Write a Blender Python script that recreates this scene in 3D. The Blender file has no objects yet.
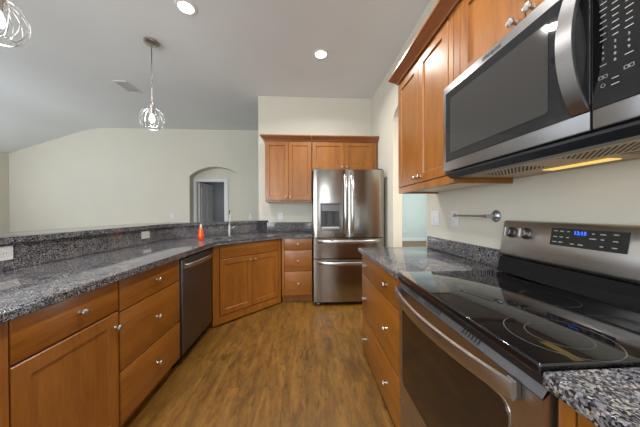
import bpy, bmesh, math, random
from mathutils import Vector, Matrix
random.seed(7)
S = bpy.context.scene
COL = S.collection
PI = math.pi

# ------------------------------------------------------------------ camera
F_PX, YAW, PIT, ROL, EYE = 237.0, .063, -.006, -.0038, 1.217
cd = bpy.data.cameras.new('camera'); cam = bpy.data.objects.new('camera', cd); COL.objects.link(cam)
cd.sensor_width = 36; cd.lens = F_PX / 640 * 36; cd.clip_start = .02; cd.clip_end = 100
_cy, _sy, _cp, _sp = math.cos(YAW), math.sin(YAW), math.cos(PIT), math.sin(PIT)
_r = Vector((_cy, -_sy, 0)); _d = Vector((_cp*_sy, _cp*_cy, _sp)); _u = Vector((-_sp*_sy, -_sp*_cy, _cp))
_R = _r*math.cos(ROL) + _u*math.sin(ROL); _U = _u*math.cos(ROL) - _r*math.sin(ROL)
M = Matrix.Identity(4)
for i in range(3):
    M[i][0] = _R[i]; M[i][1] = _U[i]; M[i][2] = -_d[i]
M[2][3] = EYE
cam.matrix_world = M
S.camera = cam

# ------------------------------------------------------------------ world, exposure, daylight and fill
S.view_settings.view_transform = 'Standard'; S.view_settings.look = 'None'
S.view_settings.gamma = 1; S.view_settings.use_curve_mapping = False
S.view_settings.exposure = -0.26
W = bpy.data.worlds.new('sky'); S.world = W; W.use_nodes = True
W.node_tree.nodes['Background'].inputs[0].default_value = (.62, .75, .95, 1)
W.node_tree.nodes['Background'].inputs[1].default_value = .25
def area(name, loc, direction, sx, sy, power, color):
    l = bpy.data.lights.new(name, 'AREA'); l.shape = 'RECTANGLE'; l.size = sx; l.size_y = sy
    l.energy = power; l.color = color
    o = bpy.data.objects.new(name, l); COL.objects.link(o); o.location = loc
    o.rotation_euler = Vector(direction).to_track_quat('-Z', 'Y').to_euler()
    return o
DAY = (.86, .94, 1.0)
area('window_and_fill_light', (-2.6, -3.38, 1.45), (0, 1, 0), 2.2, 1.9, 200, DAY)      # sliding door behind the camera
area('window_and_fill_light', (0.45, -3.38, 1.55), (0, 1, 0), .5, 1.3, 36, DAY)
area('window_and_fill_light', (-6.08, 0.6, 1.5), (1, 0, .2), 1.5, 1.6, 48, DAY)
area('window_and_fill_light', (-6.08, 3.0, 1.5), (1, .25, .7), 1.5, 1.6, 52, DAY)
area('window_and_fill_light', (-3.05, 6.6, 1.5), (1, 0, 0), .8, 1.0, 9, DAY)   # added unseen fill, no window here; lifts the dim room past the niche door
area('window_and_fill_light', (5.8, 7.0, 1.5), (-1, 0, 0), 1.8, 1.6, 150, (.86, .97, 1.0))  # room past the doorway

# ------------------------------------------------------------------ materials
def mat(name):
    m = bpy.data.materials.new(name); m.use_nodes = True
    nt = m.node_tree; b = nt.nodes['Principled BSDF']
    return m, nt, b
def N(nt, t, **kw):
    n = nt.nodes.new(t)
    for k, v in kw.items():
        if k in n.inputs.keys(): n.inputs[k].default_value = v
        else: setattr(n, k, v)
    return n
def ramp(nt, fac, stops, interp='LINEAR'):
    r = nt.nodes.new('ShaderNodeValToRGB'); r.color_ramp.interpolation = interp
    e = r.color_ramp.elements
    while len(e) < len(stops): e.new(.5)
    for i, (p, c) in enumerate(stops):
        e[i].position = p; e[i].color = (*c, 1)
    nt.links.new(fac, r.inputs[0]); return r.outputs[0]
def coords(nt, scale=(1, 1, 1), rot=(0, 0, 0), rand=0.0):
    tc = nt.nodes.new('ShaderNodeTexCoord'); mp = nt.nodes.new('ShaderNodeMapping')
    mp.inputs['Scale'].default_value = scale; mp.inputs['Rotation'].default_value = rot
    nt.links.new(tc.outputs['Object'], mp.inputs[0])
    if rand:
        oi = nt.nodes.new('ShaderNodeObjectInfo'); mu = nt.nodes.new('ShaderNodeMath'); mu.operation = 'MULTIPLY'
        mu.inputs[1].default_value = rand; nt.links.new(oi.outputs['Random'], mu.inputs[0])
        cx = nt.nodes.new('ShaderNodeCombineXYZ')
        for i in range(3): nt.links.new(mu.outputs[0], cx.inputs[i])
        nt.links.new(cx.outputs[0], mp.inputs['Location'])
    return mp.outputs[0]
def simple(name, col, rough=.5, metal=0, spec=.5, emit=None, es=0, coat=0):
    m, nt, b = mat(name)
    b.inputs['Base Color'].default_value = (*col, 1); b.inputs['Roughness'].default_value = rough
    b.inputs['Metallic'].default_value = metal; b.inputs['Specular IOR Level'].default_value = spec
    b.inputs['Coat Weight'].default_value = coat
    n = N(nt, 'ShaderNodeTexNoise', Scale=60.0); nt.links.new(coords(nt), n.inputs['Vector'])
    rr = nt.nodes.new('ShaderNodeMapRange'); rr.inputs['To Min'].default_value = max(0, rough-.02); rr.inputs['To Max'].default_value = rough+.02
    nt.links.new(n.outputs[0], rr.inputs[0]); nt.links.new(rr.outputs[0], b.inputs['Roughness'])
    if emit: b.inputs['Emission Color'].default_value = (*emit, 1); b.inputs['Emission Strength'].default_value = es
    return m
def paint(name, col, bump=.06, scale=140, rough=.75):
    m, nt, b = mat(name); v = coords(nt)
    n = N(nt, 'ShaderNodeTexNoise', Scale=1.2, Detail=3.0); nt.links.new(v, n.inputs['Vector'])
    c = ramp(nt, n.outputs[0], [(.3, tuple(x*.97 for x in col)), (.7, tuple(min(1, x*1.02) for x in col))])
    nt.links.new(c, b.inputs['Base Color']); b.inputs['Roughness'].default_value = rough
    n2 = N(nt, 'ShaderNodeTexNoise', Scale=float(scale), Detail=2.0); nt.links.new(v, n2.inputs['Vector'])
    bp = N(nt, 'ShaderNodeBump', Strength=bump, Distance=.004); nt.links.new(n2.outputs[0], bp.inputs['Height'])
    nt.links.new(bp.outputs[0], b.inputs['Normal']); return m
def wood(name, axis, dark, light, rough=.32):
    sc = {'z': (9, 9, .9), 'x': (.9, 9, 9), 'y': (9, .9, 9)}[axis]
    m, nt, b = mat(name); v = coords(nt, sc, rand=23.0)
    n1 = N(nt, 'ShaderNodeTexNoise', Scale=1.3, Detail=4.0, Roughness=.55, Distortion=.5); nt.links.new(v, n1.inputs['Vector'])
    n2 = N(nt, 'ShaderNodeTexNoise', Scale=9.0, Detail=5.0, Roughness=.6); nt.links.new(v, n2.inputs['Vector'])
    ad = N(nt, 'ShaderNodeMath', operation='MULTIPLY_ADD'); ad.inputs[1].default_value = .45
    nt.links.new(n2.outputs[0], ad.inputs[0])
    ml = N(nt, 'ShaderNodeMath', operation='MULTIPLY'); ml.inputs[1].default_value = .6; nt.links.new(n1.outputs[0], ml.inputs[0])
    nt.links.new(ml.outputs[0], ad.inputs[2])
    c = ramp(nt, ad.outputs[0], [(.36, dark), (.5, tuple((a+b_)/2 for a, b_ in zip(dark, light))), (.68, light)])
    nt.links.new(c, b.inputs['Base Color']); b.inputs['Roughness'].default_value = rough; b.inputs['Coat Weight'].default_value = .3; b.inputs['Coat Roughness'].default_value = .25
    bp = N(nt, 'ShaderNodeBump', Strength=.04, Distance=.002); nt.links.new(n2.outputs[0], bp.inputs['Height'])
    nt.links.new(bp.outputs[0], b.inputs['Normal']); return m
def granite(name, rough=.10):
    m, nt, b = mat(name); v = coords(nt)
    vo = N(nt, 'ShaderNodeTexVoronoi', Scale=250.0); nt.links.new(v, vo.inputs['Vector'])
    sep = nt.nodes.new('ShaderNodeSeparateColor'); nt.links.new(vo.outputs['Color'], sep.inputs[0])
    c1 = ramp(nt, sep.outputs[0], [(0, (.014, .014, .018)), (.22, (.050, .052, .062)), (.42, (.13, .137, .155)),
                                   (.62, (.22, .218, .225)), (.82, (.34, .32, .30)), (.94, (.43, .41, .39))], 'CONSTANT')
    nz = N(nt, 'ShaderNodeTexNoise', Scale=9.0, Detail=4.0, Roughness=.6, Distortion=1.2); nt.links.new(v, nz.inputs['Vector'])
    c2 = ramp(nt, nz.outputs[0], [(.36, (.52, .54, .62)), (.52, (.88, .86, .88)), (.66, (1.12, 1.02, .95))])
    mx = N(nt, 'ShaderNodeMix', data_type='RGBA', blend_type='MULTIPLY'); mx.inputs[0].default_value = 1
    nt.links.new(c1, mx.inputs[6]); nt.links.new(c2, mx.inputs[7]); nt.links.new(mx.outputs[2], b.inputs['Base Color'])
    b.inputs['Roughness'].default_value = rough; return m
def steel(name, col, rough=.28, axis='x', streak=.35):
    sc = {'x': (1, 160, 160), 'y': (160, 1, 160), 'z': (160, 160, 1)}[axis]
    m, nt, b = mat(name); v = coords(nt, sc)
    n = N(nt, 'ShaderNodeTexNoise', Scale=2.0, Detail=3.0); nt.links.new(v, n.inputs['Vector'])
    rr = nt.nodes.new('ShaderNodeMapRange'); rr.inputs['To Min'].default_value = rough*(1-streak); rr.inputs['To Max'].default_value = rough*(1+streak)
    nt.links.new(n.outputs[0], rr.inputs[0]); nt.links.new(rr.outputs[0], b.inputs['Roughness'])
    c = ramp(nt, n.outputs[0], [(.3, tuple(x*.93 for x in col)), (.7, col)]); nt.links.new(c, b.inputs['Base Color'])
    b.inputs['Metallic'].default_value = 1; return m
def floor_mat():
    m, nt, b = mat('wood_floor'); v = coords(nt, (1, 1, 1), (0, 0, PI/2))
    br = N(nt, 'ShaderNodeTexBrick', Scale=1.0); br.offset = .37
    br.inputs['Color1'].default_value = (.0, 0, 0, 1); br.inputs['Color2'].default_value = (1, 1, 1, 1)
    br.inputs['Mortar'].default_value = (.5, .5, .5, 1); br.inputs['Mortar Size'].default_value = .0012
    br.inputs['Brick Width'].default_value = 1.22; br.inputs['Row Height'].default_value = .152
    nt.links.new(v, br.inputs['Vector'])
    # streaks along the plank
    v2 = coords(nt, (12, 2.2, 1))
    ad = N(nt, 'ShaderNodeVectorMath', operation='MULTIPLY_ADD'); ad.inputs[1].default_value = (7, 5, 3)
    nt.links.new(br.outputs['Color'], ad.inputs[0]); nt.links.new(v2, ad.inputs[2])
    n1 = N(nt, 'ShaderNodeTexNoise', Scale=1.0, Detail=6.0, Roughness=.62, Distortion=.8); nt.links.new(ad.outputs[0], n1.inputs['Vector'])
    n2 = N(nt, 'ShaderNodeTexNoise', Scale=5.5, Detail=7.0, Roughness=.7, Distortion=.6); nt.links.new(ad.outputs[0], n2.inputs['Vector'])
    c1 = ramp(nt, n1.outputs[0], [(.28, (.095, .040, .006)), (.48, (.175, .080, .012)), (.60, (.22, .104, .017)), (.76, (.28, .142, .030))])
    c2 = ramp(nt, n2.outputs[0], [(.30, (.38, .36, .34)), (.44, (.90, .90, .90)), (.7, (1.22, 1.2, 1.15))])
    mx = N(nt, 'ShaderNodeMix', data_type='RGBA', blend_type='MULTIPLY'); mx.inputs[0].default_value = 1
    nt.links.new(c1, mx.inputs[6]); nt.links.new(c2, mx.inputs[7])
    n3 = N(nt, 'ShaderNodeTexNoise', Scale=2.2, Detail=5.0, Roughness=.75, Distortion=2.0); nt.links.new(coords(nt, (2.6, 1.3, 1)), n3.inputs['Vector'])
    c3 = ramp(nt, n3.outputs[0], [(.30, (.38, .42, .44)), (.42, (.86, .88, .88)), (.62, (1.06, 1.04, 1.0))])
    m3 = N(nt, 'ShaderNodeMix', data_type='RGBA', blend_type='MULTIPLY'); m3.inputs[0].default_value = 1
    nt.links.new(mx.outputs[2], m3.inputs[6]); nt.links.new(c3, m3.inputs[7]); mx = m3
    mo = N(nt, 'ShaderNodeMix', data_type='RGBA', blend_type='MIX'); nt.links.new(br.outputs['Fac'], mo.inputs[0])
    nt.links.new(mx.outputs[2], mo.inputs[6]); mo.inputs[7].default_value = (.085, .042, .014, 1)
    nt.links.new(mo.outputs[2], b.inputs['Base Color'])
    b.inputs['Roughness'].default_value = .42
    bp = N(nt, 'ShaderNodeBump', Strength=.15, Distance=.003); nt.links.new(n2.outputs[0], bp.inputs['Height'])
    nt.links.new(bp.outputs[0], b.inputs['Normal']); return m
D_, L_ = (.20, .061, .006), (.35, .128, .017)
WZ = wood('maple_upright_grain', 'z', D_, L_); WX = wood('maple_level_grain', 'x', D_, L_)
WBOX = wood('maple_carcass', 'z', (.19, .062, .008), (.31, .115, .018))
WCROWN = wood('maple_crown', 'x', (.20, .062, .016), (.34, .115, .032), .3)
GRAN = granite('granite')
CREAM = paint('cream_wall_paint', (.69, .655, .56))
CEILM = paint('grey_white_ceiling_paint', (.775, .80, .82), .12, 60)
WHITE = simple('white_trim_paint', (.78, .78, .78), .4)
PALE = paint('pale_aqua_wall_paint', (.62, .69, .66))
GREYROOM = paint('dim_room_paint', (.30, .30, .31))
FLOORM = floor_mat()
STEEL = steel('brushed_stainless', (.36, .335, .31), .17, 'z', .15)
STEELX = steel('brushed_stainless_level', (.50, .475, .455), .33, 'x', .15)
DSTEEL = steel('dark_stainless', (.19, .175, .18), .42, 'x', .12)
HANDLE = steel('handle_steel', (.55, .545, .54), .30, 'x', .1)
NICKEL = simple('satin_nickel', (.46, .44, .41), .36, 1)
CHROME = simple('grey_chrome', (.50, .54, .58), .22, 1)
BLACK = simple('black_plastic', (.012, .012, .014), .35)
GAPM = simple('dark_recess', (.02, .014, .01), .8)
GLASSB = simple('black_glass', (.006, .006, .007), .035, 0, .6, coat=.3)
OVENG = simple('smoky_oven_glass', (.018, .012, .009), .06, 0, .6)
MSTEEL = steel('microwave_stainless', (.34, .33, .335), .34, 'x', .12)
MWG = simple('smoky_microwave_glass', (.018, .018, .02), .03, 0, .5)
MWIN = simple('microwave_mesh_window', (.050, .047, .045), .06, 0, .5)
DARKP = simple('dark_print', (.08, .08, .085), .4)
PRINT = simple('grey_print', (.42, .42, .42), .4)
RING = simple('burner_print', (.07, .07, .072), .15)
BLUE = simple('blue_display', (.0, .02, .2), .3, emit=(.02, .12, 1.0), es=4)
PLASTW = simple('white_plastic', (.74, .74, .76), .35)
ORANGE = simple('orange_liquid', (.85, .10, .01), .12)
LAMP = simple('lamp_diffuser', (1, 1, 1), .5, emit=(1, .97, .92), es=9)
BULB = simple('glowing_bulb', (1, 1, 1), .3, emit=(1, .97, .92), es=14)
COOKL = simple('cooktop_lamp_lens', (1, .8, .3), .3, emit=(1, .66, .12), es=.9)
WIRE = simple('silver_cage_wire', (.80, .80, .80), .18, 1)
BRONZE = steel('underside_sheet', (.46, .30, .15), .33, 'x')

BIRCH = wood('pale_laminate', 'x', (.72, .60, .44), (.80, .70, .54))
# ------------------------------------------------------------------ mesh helpers
def box(bm, x0, x1, y0, y1, z0, z1, bev=0, seg=2):
    vs = [bm.verts.new((x, y, z)) for x in (x0, x1) for y in (y0, y1) for z in (z0, z1)]
    fs = [(0, 1, 3, 2), (4, 6, 7, 5), (0, 4, 5, 1), (2, 3, 7, 6), (0, 2, 6, 4), (1, 5, 7, 3)]
    faces = [bm.faces.new([vs[i] for i in f]) for f in fs]
    if bev:
        es = list({e for f in faces for e in f.edges})
        bmesh.ops.bevel(bm, geom=es, offset=bev, segments=seg, affect='EDGES', profile=.5)
def prism(bm, pts, h0, h1, axis='z', bev=0, seg=2):
    """pts: 2D outline; axis z -> (x,y), x -> (y,z), y -> (x,z)"""
    def P(p, h): return {'z': (p[0], p[1], h), 'x': (h, p[0], p[1]), 'y': (p[0], h, p[1])}[axis]
    a = [bm.verts.new(P(p, h0)) for p in pts]; b = [bm.verts.new(P(p, h1)) for p in pts]
    n = len(pts); fs = [bm.faces.new(a), bm.faces.new(b)]
    side = [bm.faces.new((a[i], a[(i+1) % n], b[(i+1) % n], b[i])) for i in range(n)]
    if bev:
        es = list({e for f in fs for e in f.edges})
        bmesh.ops.bevel(bm, geom=es, offset=bev, segments=seg, affect='EDGES', profile=.5)
def tube(bm, pts, r, n=10, closed=False):
    pts = [Vector(p) for p in pts]; rings = []
    rs = r if isinstance(r, (list, tuple)) else [r]*len(pts)
    m = len(pts); prev = None
    for i, p in enumerate(pts):
        if closed: t = pts[(i+1) % m] - pts[i-1]
        else: t = (pts[min(i+1, m-1)] - pts[max(i-1, 0)])
        t.normalize()
        if prev is None:
            u = t.orthogonal().normalized()
        else:
            u = (prev - t*prev.dot(t)).normalized()
        prev = u; w = t.cross(u)
        rings.append([bm.verts.new(p + (u*math.cos(2*PI*k/n) + w*math.sin(2*PI*k/n))*rs[i]) for k in range(n)])
    rng = range(m) if closed else range(m-1)
    for i in rng:
        a, b = rings[i], rings[(i+1) % m]
        for k in range(n): bm.faces.new((a[k], a[(k+1) % n], b[(k+1) % n], b[k]))
    if not closed:
        bm.faces.new(rings[0]); bm.faces.new(rings[-1])
def lathe(bm, prof, o=(0, 0, 0), axis='z', n=24):
    """prof: list of (radius, height)"""
    o = Vector(o); rings = []
    for r, h in prof:
        ring = []
        for k in range(n):
            a = 2*PI*k/n; c, s = r*math.cos(a), r*math.sin(a)
            v = {'z': (c, s, h), 'x': (h, c, s), 'y': (c, -h, s)}[axis]   # y: heights go toward -y (out of a front)
            ring.append(bm.verts.new(o + Vector(v)))
        rings.append(ring)
    for a, b in zip(rings, rings[1:]):
        for k in range(n): bm.faces.new((a[k], a[(k+1) % n], b[(k+1) % n], b[k]))
    bm.faces.new(rings[0]); bm.faces.new(rings[-1])
def obj(name, bm, m, parent=None, smooth=False, loc=None, label=None):
    bmesh.ops.recalc_face_normals(bm, faces=bm.faces)
    me = bpy.data.meshes.new(name); bm.to_mesh(me); bm.free()
    me.materials.append(m)
    if smooth:
        for p in me.polygons: p.use_smooth = True
        try: me.set_sharp_from_angle(angle=math.radians(38))
        except Exception: pass
    o = bpy.data.objects.new(name, me); COL.objects.link(o)
    if parent: o.parent = parent
    if loc: o.location = loc
    if label: o['label'] = label
    return o
def B(*a, bev=0, seg=2):
    bm = bmesh.new(); box(bm, *a, bev=bev, seg=seg); return bm
def thing(name, label, cat, loc=(0, 0, 0), rz=0, group=None):
    o = bpy.data.objects.new(name, None); COL.objects.link(o); o.location = loc; o.rotation_euler = (0, 0, rz)
    o.empty_display_size = .1
    o['label'] = label; o['category'] = cat
    if group: o['group'] = group
    return o
def tag(o, label, cat, group=None):
    o['label'] = label; o['category'] = cat
    if group: o['group'] = group
    return o
def struct(name, bm, m, smooth=False, parent=None):
    o = obj(name, bm, m, parent, smooth)
    if not parent: o['kind'] = 'structure'
    return o
def text(name, s, size, m, parent, loc, xdir, up, depth=.0006, align='CENTER'):
    c = bpy.data.curves.new(name, 'FONT'); c.body = s; c.size = size; c.align_x = align; c.align_y = 'CENTER'; c.extrude = depth
    t = bpy.data.objects.new(name, c); COL.objects.link(t)
    me = bpy.data.meshes.new_from_object(t.evaluated_get(bpy.context.evaluated_depsgraph_get()))
    bpy.data.objects.remove(t); me.materials.clear(); me.materials.append(m)
    x = Vector(xdir).normalized(); u = Vector(up).normalized(); z = x.cross(u)
    R = Matrix((x, u, z)).transposed().to_4x4(); R.translation = Vector(loc)
    me.transform(R)
    o = bpy.data.objects.new(name, me); COL.objects.link(o); o.parent = parent; return o
def cut(o, cutter_bm):
    me = bpy.data.meshes.new('cut'); bmesh.ops.recalc_face_normals(cutter_bm, faces=cutter_bm.faces); cutter_bm.to_mesh(me); cutter_bm.free()
    c = bpy.data.objects.new('cut', me); COL.objects.link(c)
    if o.parent: c.parent = o.parent
    md = o.modifiers.new('b', 'BOOLEAN'); md.object = c; md.operation = 'DIFFERENCE'; md.solver = 'EXACT'
    bpy.context.view_layer.update()
    new = bpy.data.meshes.new_from_object(o.evaluated_get(bpy.context.evaluated_depsgraph_get()))
    o.modifiers.clear(); o.data = new
    bpy.data.objects.remove(c)

# ------------------------------------------------------------------ dimensions
XW = 1.088          # right wall
YB = 3.79           # kitchen back wall
YF = 5.40           # far living room wall
XLW = -6.22         # left wall
HC = 3.05
XL, XR = -.966, .495
CT, CB = .912, .874      # left and back counters
CTR, CBR = .904, .866    # right counters

# ------------------------------------------------------------------ the room
struct('floor', B(-6.35, 6.1, -3.6, 9.8, -.1, 0), FLOORM)
bm = bmesh.new()
prism(bm, [(1.3, 3.05)] + [(-4.25-.06*k, 3.05-.172*.6*(k/10)**2) for k in range(11)] + [(-6.36, 2.43), (-6.36, 2.6), (-4.55, 3.2), (1.3, 3.2)], -3.6, 5.62, 'y')
struct('ceiling', bm, CEILM, True)
bm = bmesh.new()
out = [(-3.5, 0), (2.06, 0), (2.06, 2.34)]
for k in range(1, 12):
    a = PI - PI*k/12; out.append((2.47 + .41*math.cos(a), 2.34 + .16*math.sin(a)))
out += [(2.88, 2.34), (2.88, 0), (3.95, 0), (3.95, 3.05), (-3.5, 3.05)]
prism(bm, out, XW, XW+.12, 'x', bev=.008)
struct('wall_right', bm, CREAM)
struct('wall_back', B(-.73, XW, YB, YB+.13, 0, 3.05, bev=.006), CREAM)
bm = bmesh.new()
out = [(XLW, 0), (-2.54, 0), (-2.54, 2.02)]
for k in range(1, 16):
    t = k/16; out.append((-2.54 + 1.115*t, 2.02 + .215*math.sin(PI*t)**.75))
out += [(-1.425, 2.02), (-1.425, 0), (1.208, 0), (1.208, 3.05)] + [(-4.25-.06*k, 3.05-.172*.6*(k/10)**2) for k in range(11)] + [(XLW, 2.478)]
prism(bm, out, YF, YF+.21, 'y')
struct('wall_far', bm, CREAM)
bm = bmesh.new()
prism(bm, [(-2.9, 0), (-2.50, 0), (-2.50, 1.935), (-1.853, 1.935), (-1.853, 0), (-1.2, 0), (-1.2, 2.5), (-2.9, 2.5)], YF+.213, YF+.31, 'y')
struct('wall_niche', bm, CREAM)
# left wall with two openings, wall behind the camera with a wide and a small opening
def wall_with_openings(name, axis, c0, c1, a0, a1, z1, openings):
    bm = bmesh.new(); xs = sorted(openings); cur = a0
    def bx(u0, u1, z0, zz):
        if axis == 'x': box(bm, c0, c1, u0, u1, z0, zz)
        else: box(bm, u0, u1, c0, c1, z0, zz)
    for (u0, u1, z0, zz) in xs:
        bx(cur, u0, 0, z1)
        if z0 > 0: bx(u0, u1, 0, z0)
        bx(u0, u1, zz, z1); cur = u1
    bx(cur, a1, 0, z1)
    return struct(name, bm, CREAM)
wl = [(-.2, 1.4, .7, 2.3), (2.2, 3.8, .7, 2.3)]
wall_with_openings('wall_left', 'x', XLW-.12, XLW, -3.5, YF+.21, 2.47, wl)
wb = [(-3.75, -1.45, .3, 2.4), (.15, .75, .9, 2.2)]
wall_with_openings('wall_front', 'y', -3.62, -3.5, XLW-.12, 1.21, 3.05, wb)
glassm = simple('window_glass', (.75, .85, .95), .05); glassm.node_tree.nodes['Principled BSDF'].inputs['Transmission Weight'].default_value = 1
wn = 0
for (u0, u1, z0, z1) in wl:
    wn += 1; bm = bmesh.new()
    for (a, b_, c, d) in ((u0, u1, z0, z0+.05), (u0, u1, z1-.05, z1), (u0, u0+.05, z0+.05, z1-.05), (u1-.05, u1, z0+.05, z1-.05), (u0+.05, u1-.05, (z0+z1)/2-.02, (z0+z1)/2+.02)):
        box(bm, XLW-.09, XLW-.04, a, b_, c, d)
    w = struct('window_%d' % wn, bm, WHITE)
    obj('pane', B(XLW-.07, XLW-.064, u0+.05, u1-.05, z0+.05, z1-.05), glassm, w)
for (u0, u1, z0, z1) in wb:
    wn += 1; bm = bmesh.new()
    for (a, b_, c, d) in ((u0, u1, z0, z0+.06), (u0, u1, z1-.06, z1), (u0, u0+.06, z0+.06, z1-.06), (u1-.06, u1, z0+.06, z1-.06), ((u0+u1)/2-.03, (u0+u1)/2+.03, z0+.06, z1-.06)):
        box(bm, a, b_, -3.58, -3.53, c, d)
    w = struct('window_%d' % wn, bm, WHITE)
    obj('pane', B(u0+.06, u1-.06, -3.56, -3.554, z0+.06, z1-.06), glassm, w)

# room past the niche door (dim)
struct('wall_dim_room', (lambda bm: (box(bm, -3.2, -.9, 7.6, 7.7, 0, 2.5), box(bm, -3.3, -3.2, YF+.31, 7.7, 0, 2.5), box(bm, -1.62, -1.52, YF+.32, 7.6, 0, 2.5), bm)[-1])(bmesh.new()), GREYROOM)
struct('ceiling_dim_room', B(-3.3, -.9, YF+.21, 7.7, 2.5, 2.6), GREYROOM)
# casing of the niche door
bm = bmesh.new(); y0, y1 = YF+.195, YF+.213
box(bm, -2.556, -2.50, y0, y1, 0, 1.99, .004); box(bm, -1.853, -1.775, y0, y1, 0, 1.99, .004); box(bm, -2.50, -1.853, y0, y1, 1.935, 1.99, .004)
box(bm, -2.50, -2.488, y1, YF+.31, 0, 1.935); box(bm, -1.865, -1.853, y1, YF+.31, 0, 1.935); box(bm, -2.488, -1.865, y1, YF+.31, 1.923, 1.935)
struct('trim_1', bm, WHITE)
# open six-panel door leaf swinging away from the hinge at the left
dr = thing('door_1', 'white door', 'door', (-2.487, YF+.335, 0), math.radians(84)); del dr['label']; del dr['category']; dr['kind'] = 'structure'
bm = bmesh.new(); box(bm, 0, .62, -.018, .018, .01, 1.92)
for (x0, x1) in ((.08, .28), (.34, .54)):
    for (z0, z1) in ((.15, .72), (.84, 1.46), (1.56, 1.82)):
        for sgn in (-1, 1):
            ya, yb = (-.024, -.018) if sgn < 0 else (.018, .024)
            box(bm, x0, x1, ya, yb, z0, z1, .005)
obj('leaf', bm, WHITE, dr)
bm = bmesh.new(); lathe(bm, [(.012, 0), (.012, .03), (.028, .045), (.028, .06), (.01, .07)], (.56, -.019, .95), 'y'); obj('knob', bm, NICKEL, dr, True)

# room past the arched doorway in the right wall
bm = bmesh.new()
box(bm, 1.21, 6.0, 9.6, 9.7, 0, 2.75); box(bm, 6.0, 6.1, .4, 9.7, 0, 2.75); box(bm, 1.21, 6.0, .4, .5, 0, 2.75); box(bm, 1.12, 1.21, 3.952, 9.6, 0, 2.75)
struct('wall_side_room', bm, PALE)
d2_ = thing('door_reflection_prop', 'x', 'x', (1.30, .505, 0), 0); del d2_['label']; del d2_['category']; d2_['kind'] = 'structure'  # unseen wood door, added only for an orange reflection in the fridge
bm = bmesh.new(); box(bm, 0, .8, 0, .04, .01, 2.03)
for (x0, x1) in ((.09, .37), (.43, .71)):
    for (z0, z1) in ((.15, .75), (.9, 1.5), (1.6, 1.92)): box(bm, x0, x1, .04, .047, z0, z1, .005)
obj('leaf', bm, WZ, d2_)
struct('ceiling_side_room', B(1.21, 6.1, .4, 9.7, 2.75, 2.85), CEILM)
struct('baseboard_side_room', B(1.22, 5.99, 9.58, 9.599, .001, .13, bev=.004), WHITE)
struct('baseboard_far', (lambda bm: (box(bm, XLW+.002, -2.56, YF-.016, YF-.001, .001, .12, .003), box(bm, -1.42, 1.2, YF-.016, YF-.001, .001, .12, .003), bm)[-1])(bmesh.new()), WHITE)
struct('baseboard_right', (lambda bm: (box(bm, XW-.015, XW-.001, 2.89, 3.0, .001, .12, .003), box(bm, XW-.015, XW-.001, -3.49, -.9, .001, .12, .003), bm)[-1])(bmesh.new()), WHITE)
struct('baseboard_left', B(XLW+.001, XLW+.016, -3.49, YF-.02, .001, .12, bev=.003), WHITE)

# pony wall that carries the raised bar
k1, k2 = 4.41, 4.60
bm = bmesh.new()
prism(bm, [(-1.61, .80), (-1.61, k1-1.61), (YB-.002-k1-.0, YB-.002), (-.735, YB-.002), (-.735, YB+.06), (YB+.06-k2, YB+.06), (-1.75, k2-1.75), (-1.75, .80)], 0, 1.054, 'z')
struct('wall_peninsula', bm, CREAM)

# ------------------------------------------------------------------ cabinets
def knob(parent, x, z, y=0.0):
    bm = bmesh.new()
    lathe(bm, [(.0085, 0), (.0060, .004), (.0055, .014), (.0135, .019), (.0155, .024), (.013, .029), (.006, .0315)], (x, y, z), 'y', 20)
    return obj('knob', bm, NICKEL, parent, True)
def slab_front(kind, parent, x0, x1, z0, z1, knobs=(), t=.02):
    o = obj(kind, B(x0, x1, 0, t, z0, z1, bev=.0035, seg=3), WX, parent, True)
    for kx in knobs: knob(o, kx, (z0+z1)/2)
    return o
def shaker(parent, x0, x1, z0, z1, kx=None, kz=None, t=.02, fr=.056, kind='door'):
    bm = bmesh.new(); iw, d = .006, .009
    X0, X1, Z0, Z1 = x0+fr, x1-fr, z0+fr, z1-fr
    def quad(p): bm.faces.new([bm.verts.new(q) for q in p])
    # back and sides
    o_ = [(x0, z0), (x1, z0), (x1, z1), (x0, z1)]
    i_ = [(X0, Z0), (X1, Z0), (X1, Z1), (X0, Z1)]
    p_ = [(X0+iw, Z0+iw), (X1-iw, Z0+iw), (X1-iw, Z1-iw), (X0+iw, Z1-iw)]
    rb = [bm.verts.new((x, t, z)) for x, z in o_]; e = .0025
    rm = [bm.verts.new((x, e, z)) for x, z in o_]
    rf = [bm.verts.new((x+(e if i in (0, 3) else -e), 0, z+(e if i < 2 else -e))) for i, (x, z) in enumerate(o_)]
    ri = [bm.verts.new((x, 0, z)) for x, z in i_]; rp = [bm.verts.new((x, d, z)) for x, z in p_]
    for a, b_ in ((rb, rm), (rm, rf), (rf, ri), (ri, rp)):
        for k in range(4): bm.faces.new((a[k], a[(k+1) % 4], b_[(k+1) % 4], b_[k]))
    bm.faces.new(rb); bm.faces.new(rp)
    o = obj(kind, bm, WZ, parent)
    if kx is not None: knob(o, kx, kz)
    return o
def body(parent, w, depth, z0, z1, toe=.07, toe_h=.095):
    """box behind the fronts; local x along the face, y into the wall"""
    bm = bmesh.new(); box(bm, 0.001, w-.001, .021, depth, z0, z1, .001)
    o = obj('body', bm, WBOX, parent)
    if z0 > .02:
        obj('toe_board', B(.001, w-.001, toe, depth, .001, z0), WBOX, parent)
    return o
R90 = PI/2
Z0C = .095
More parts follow.
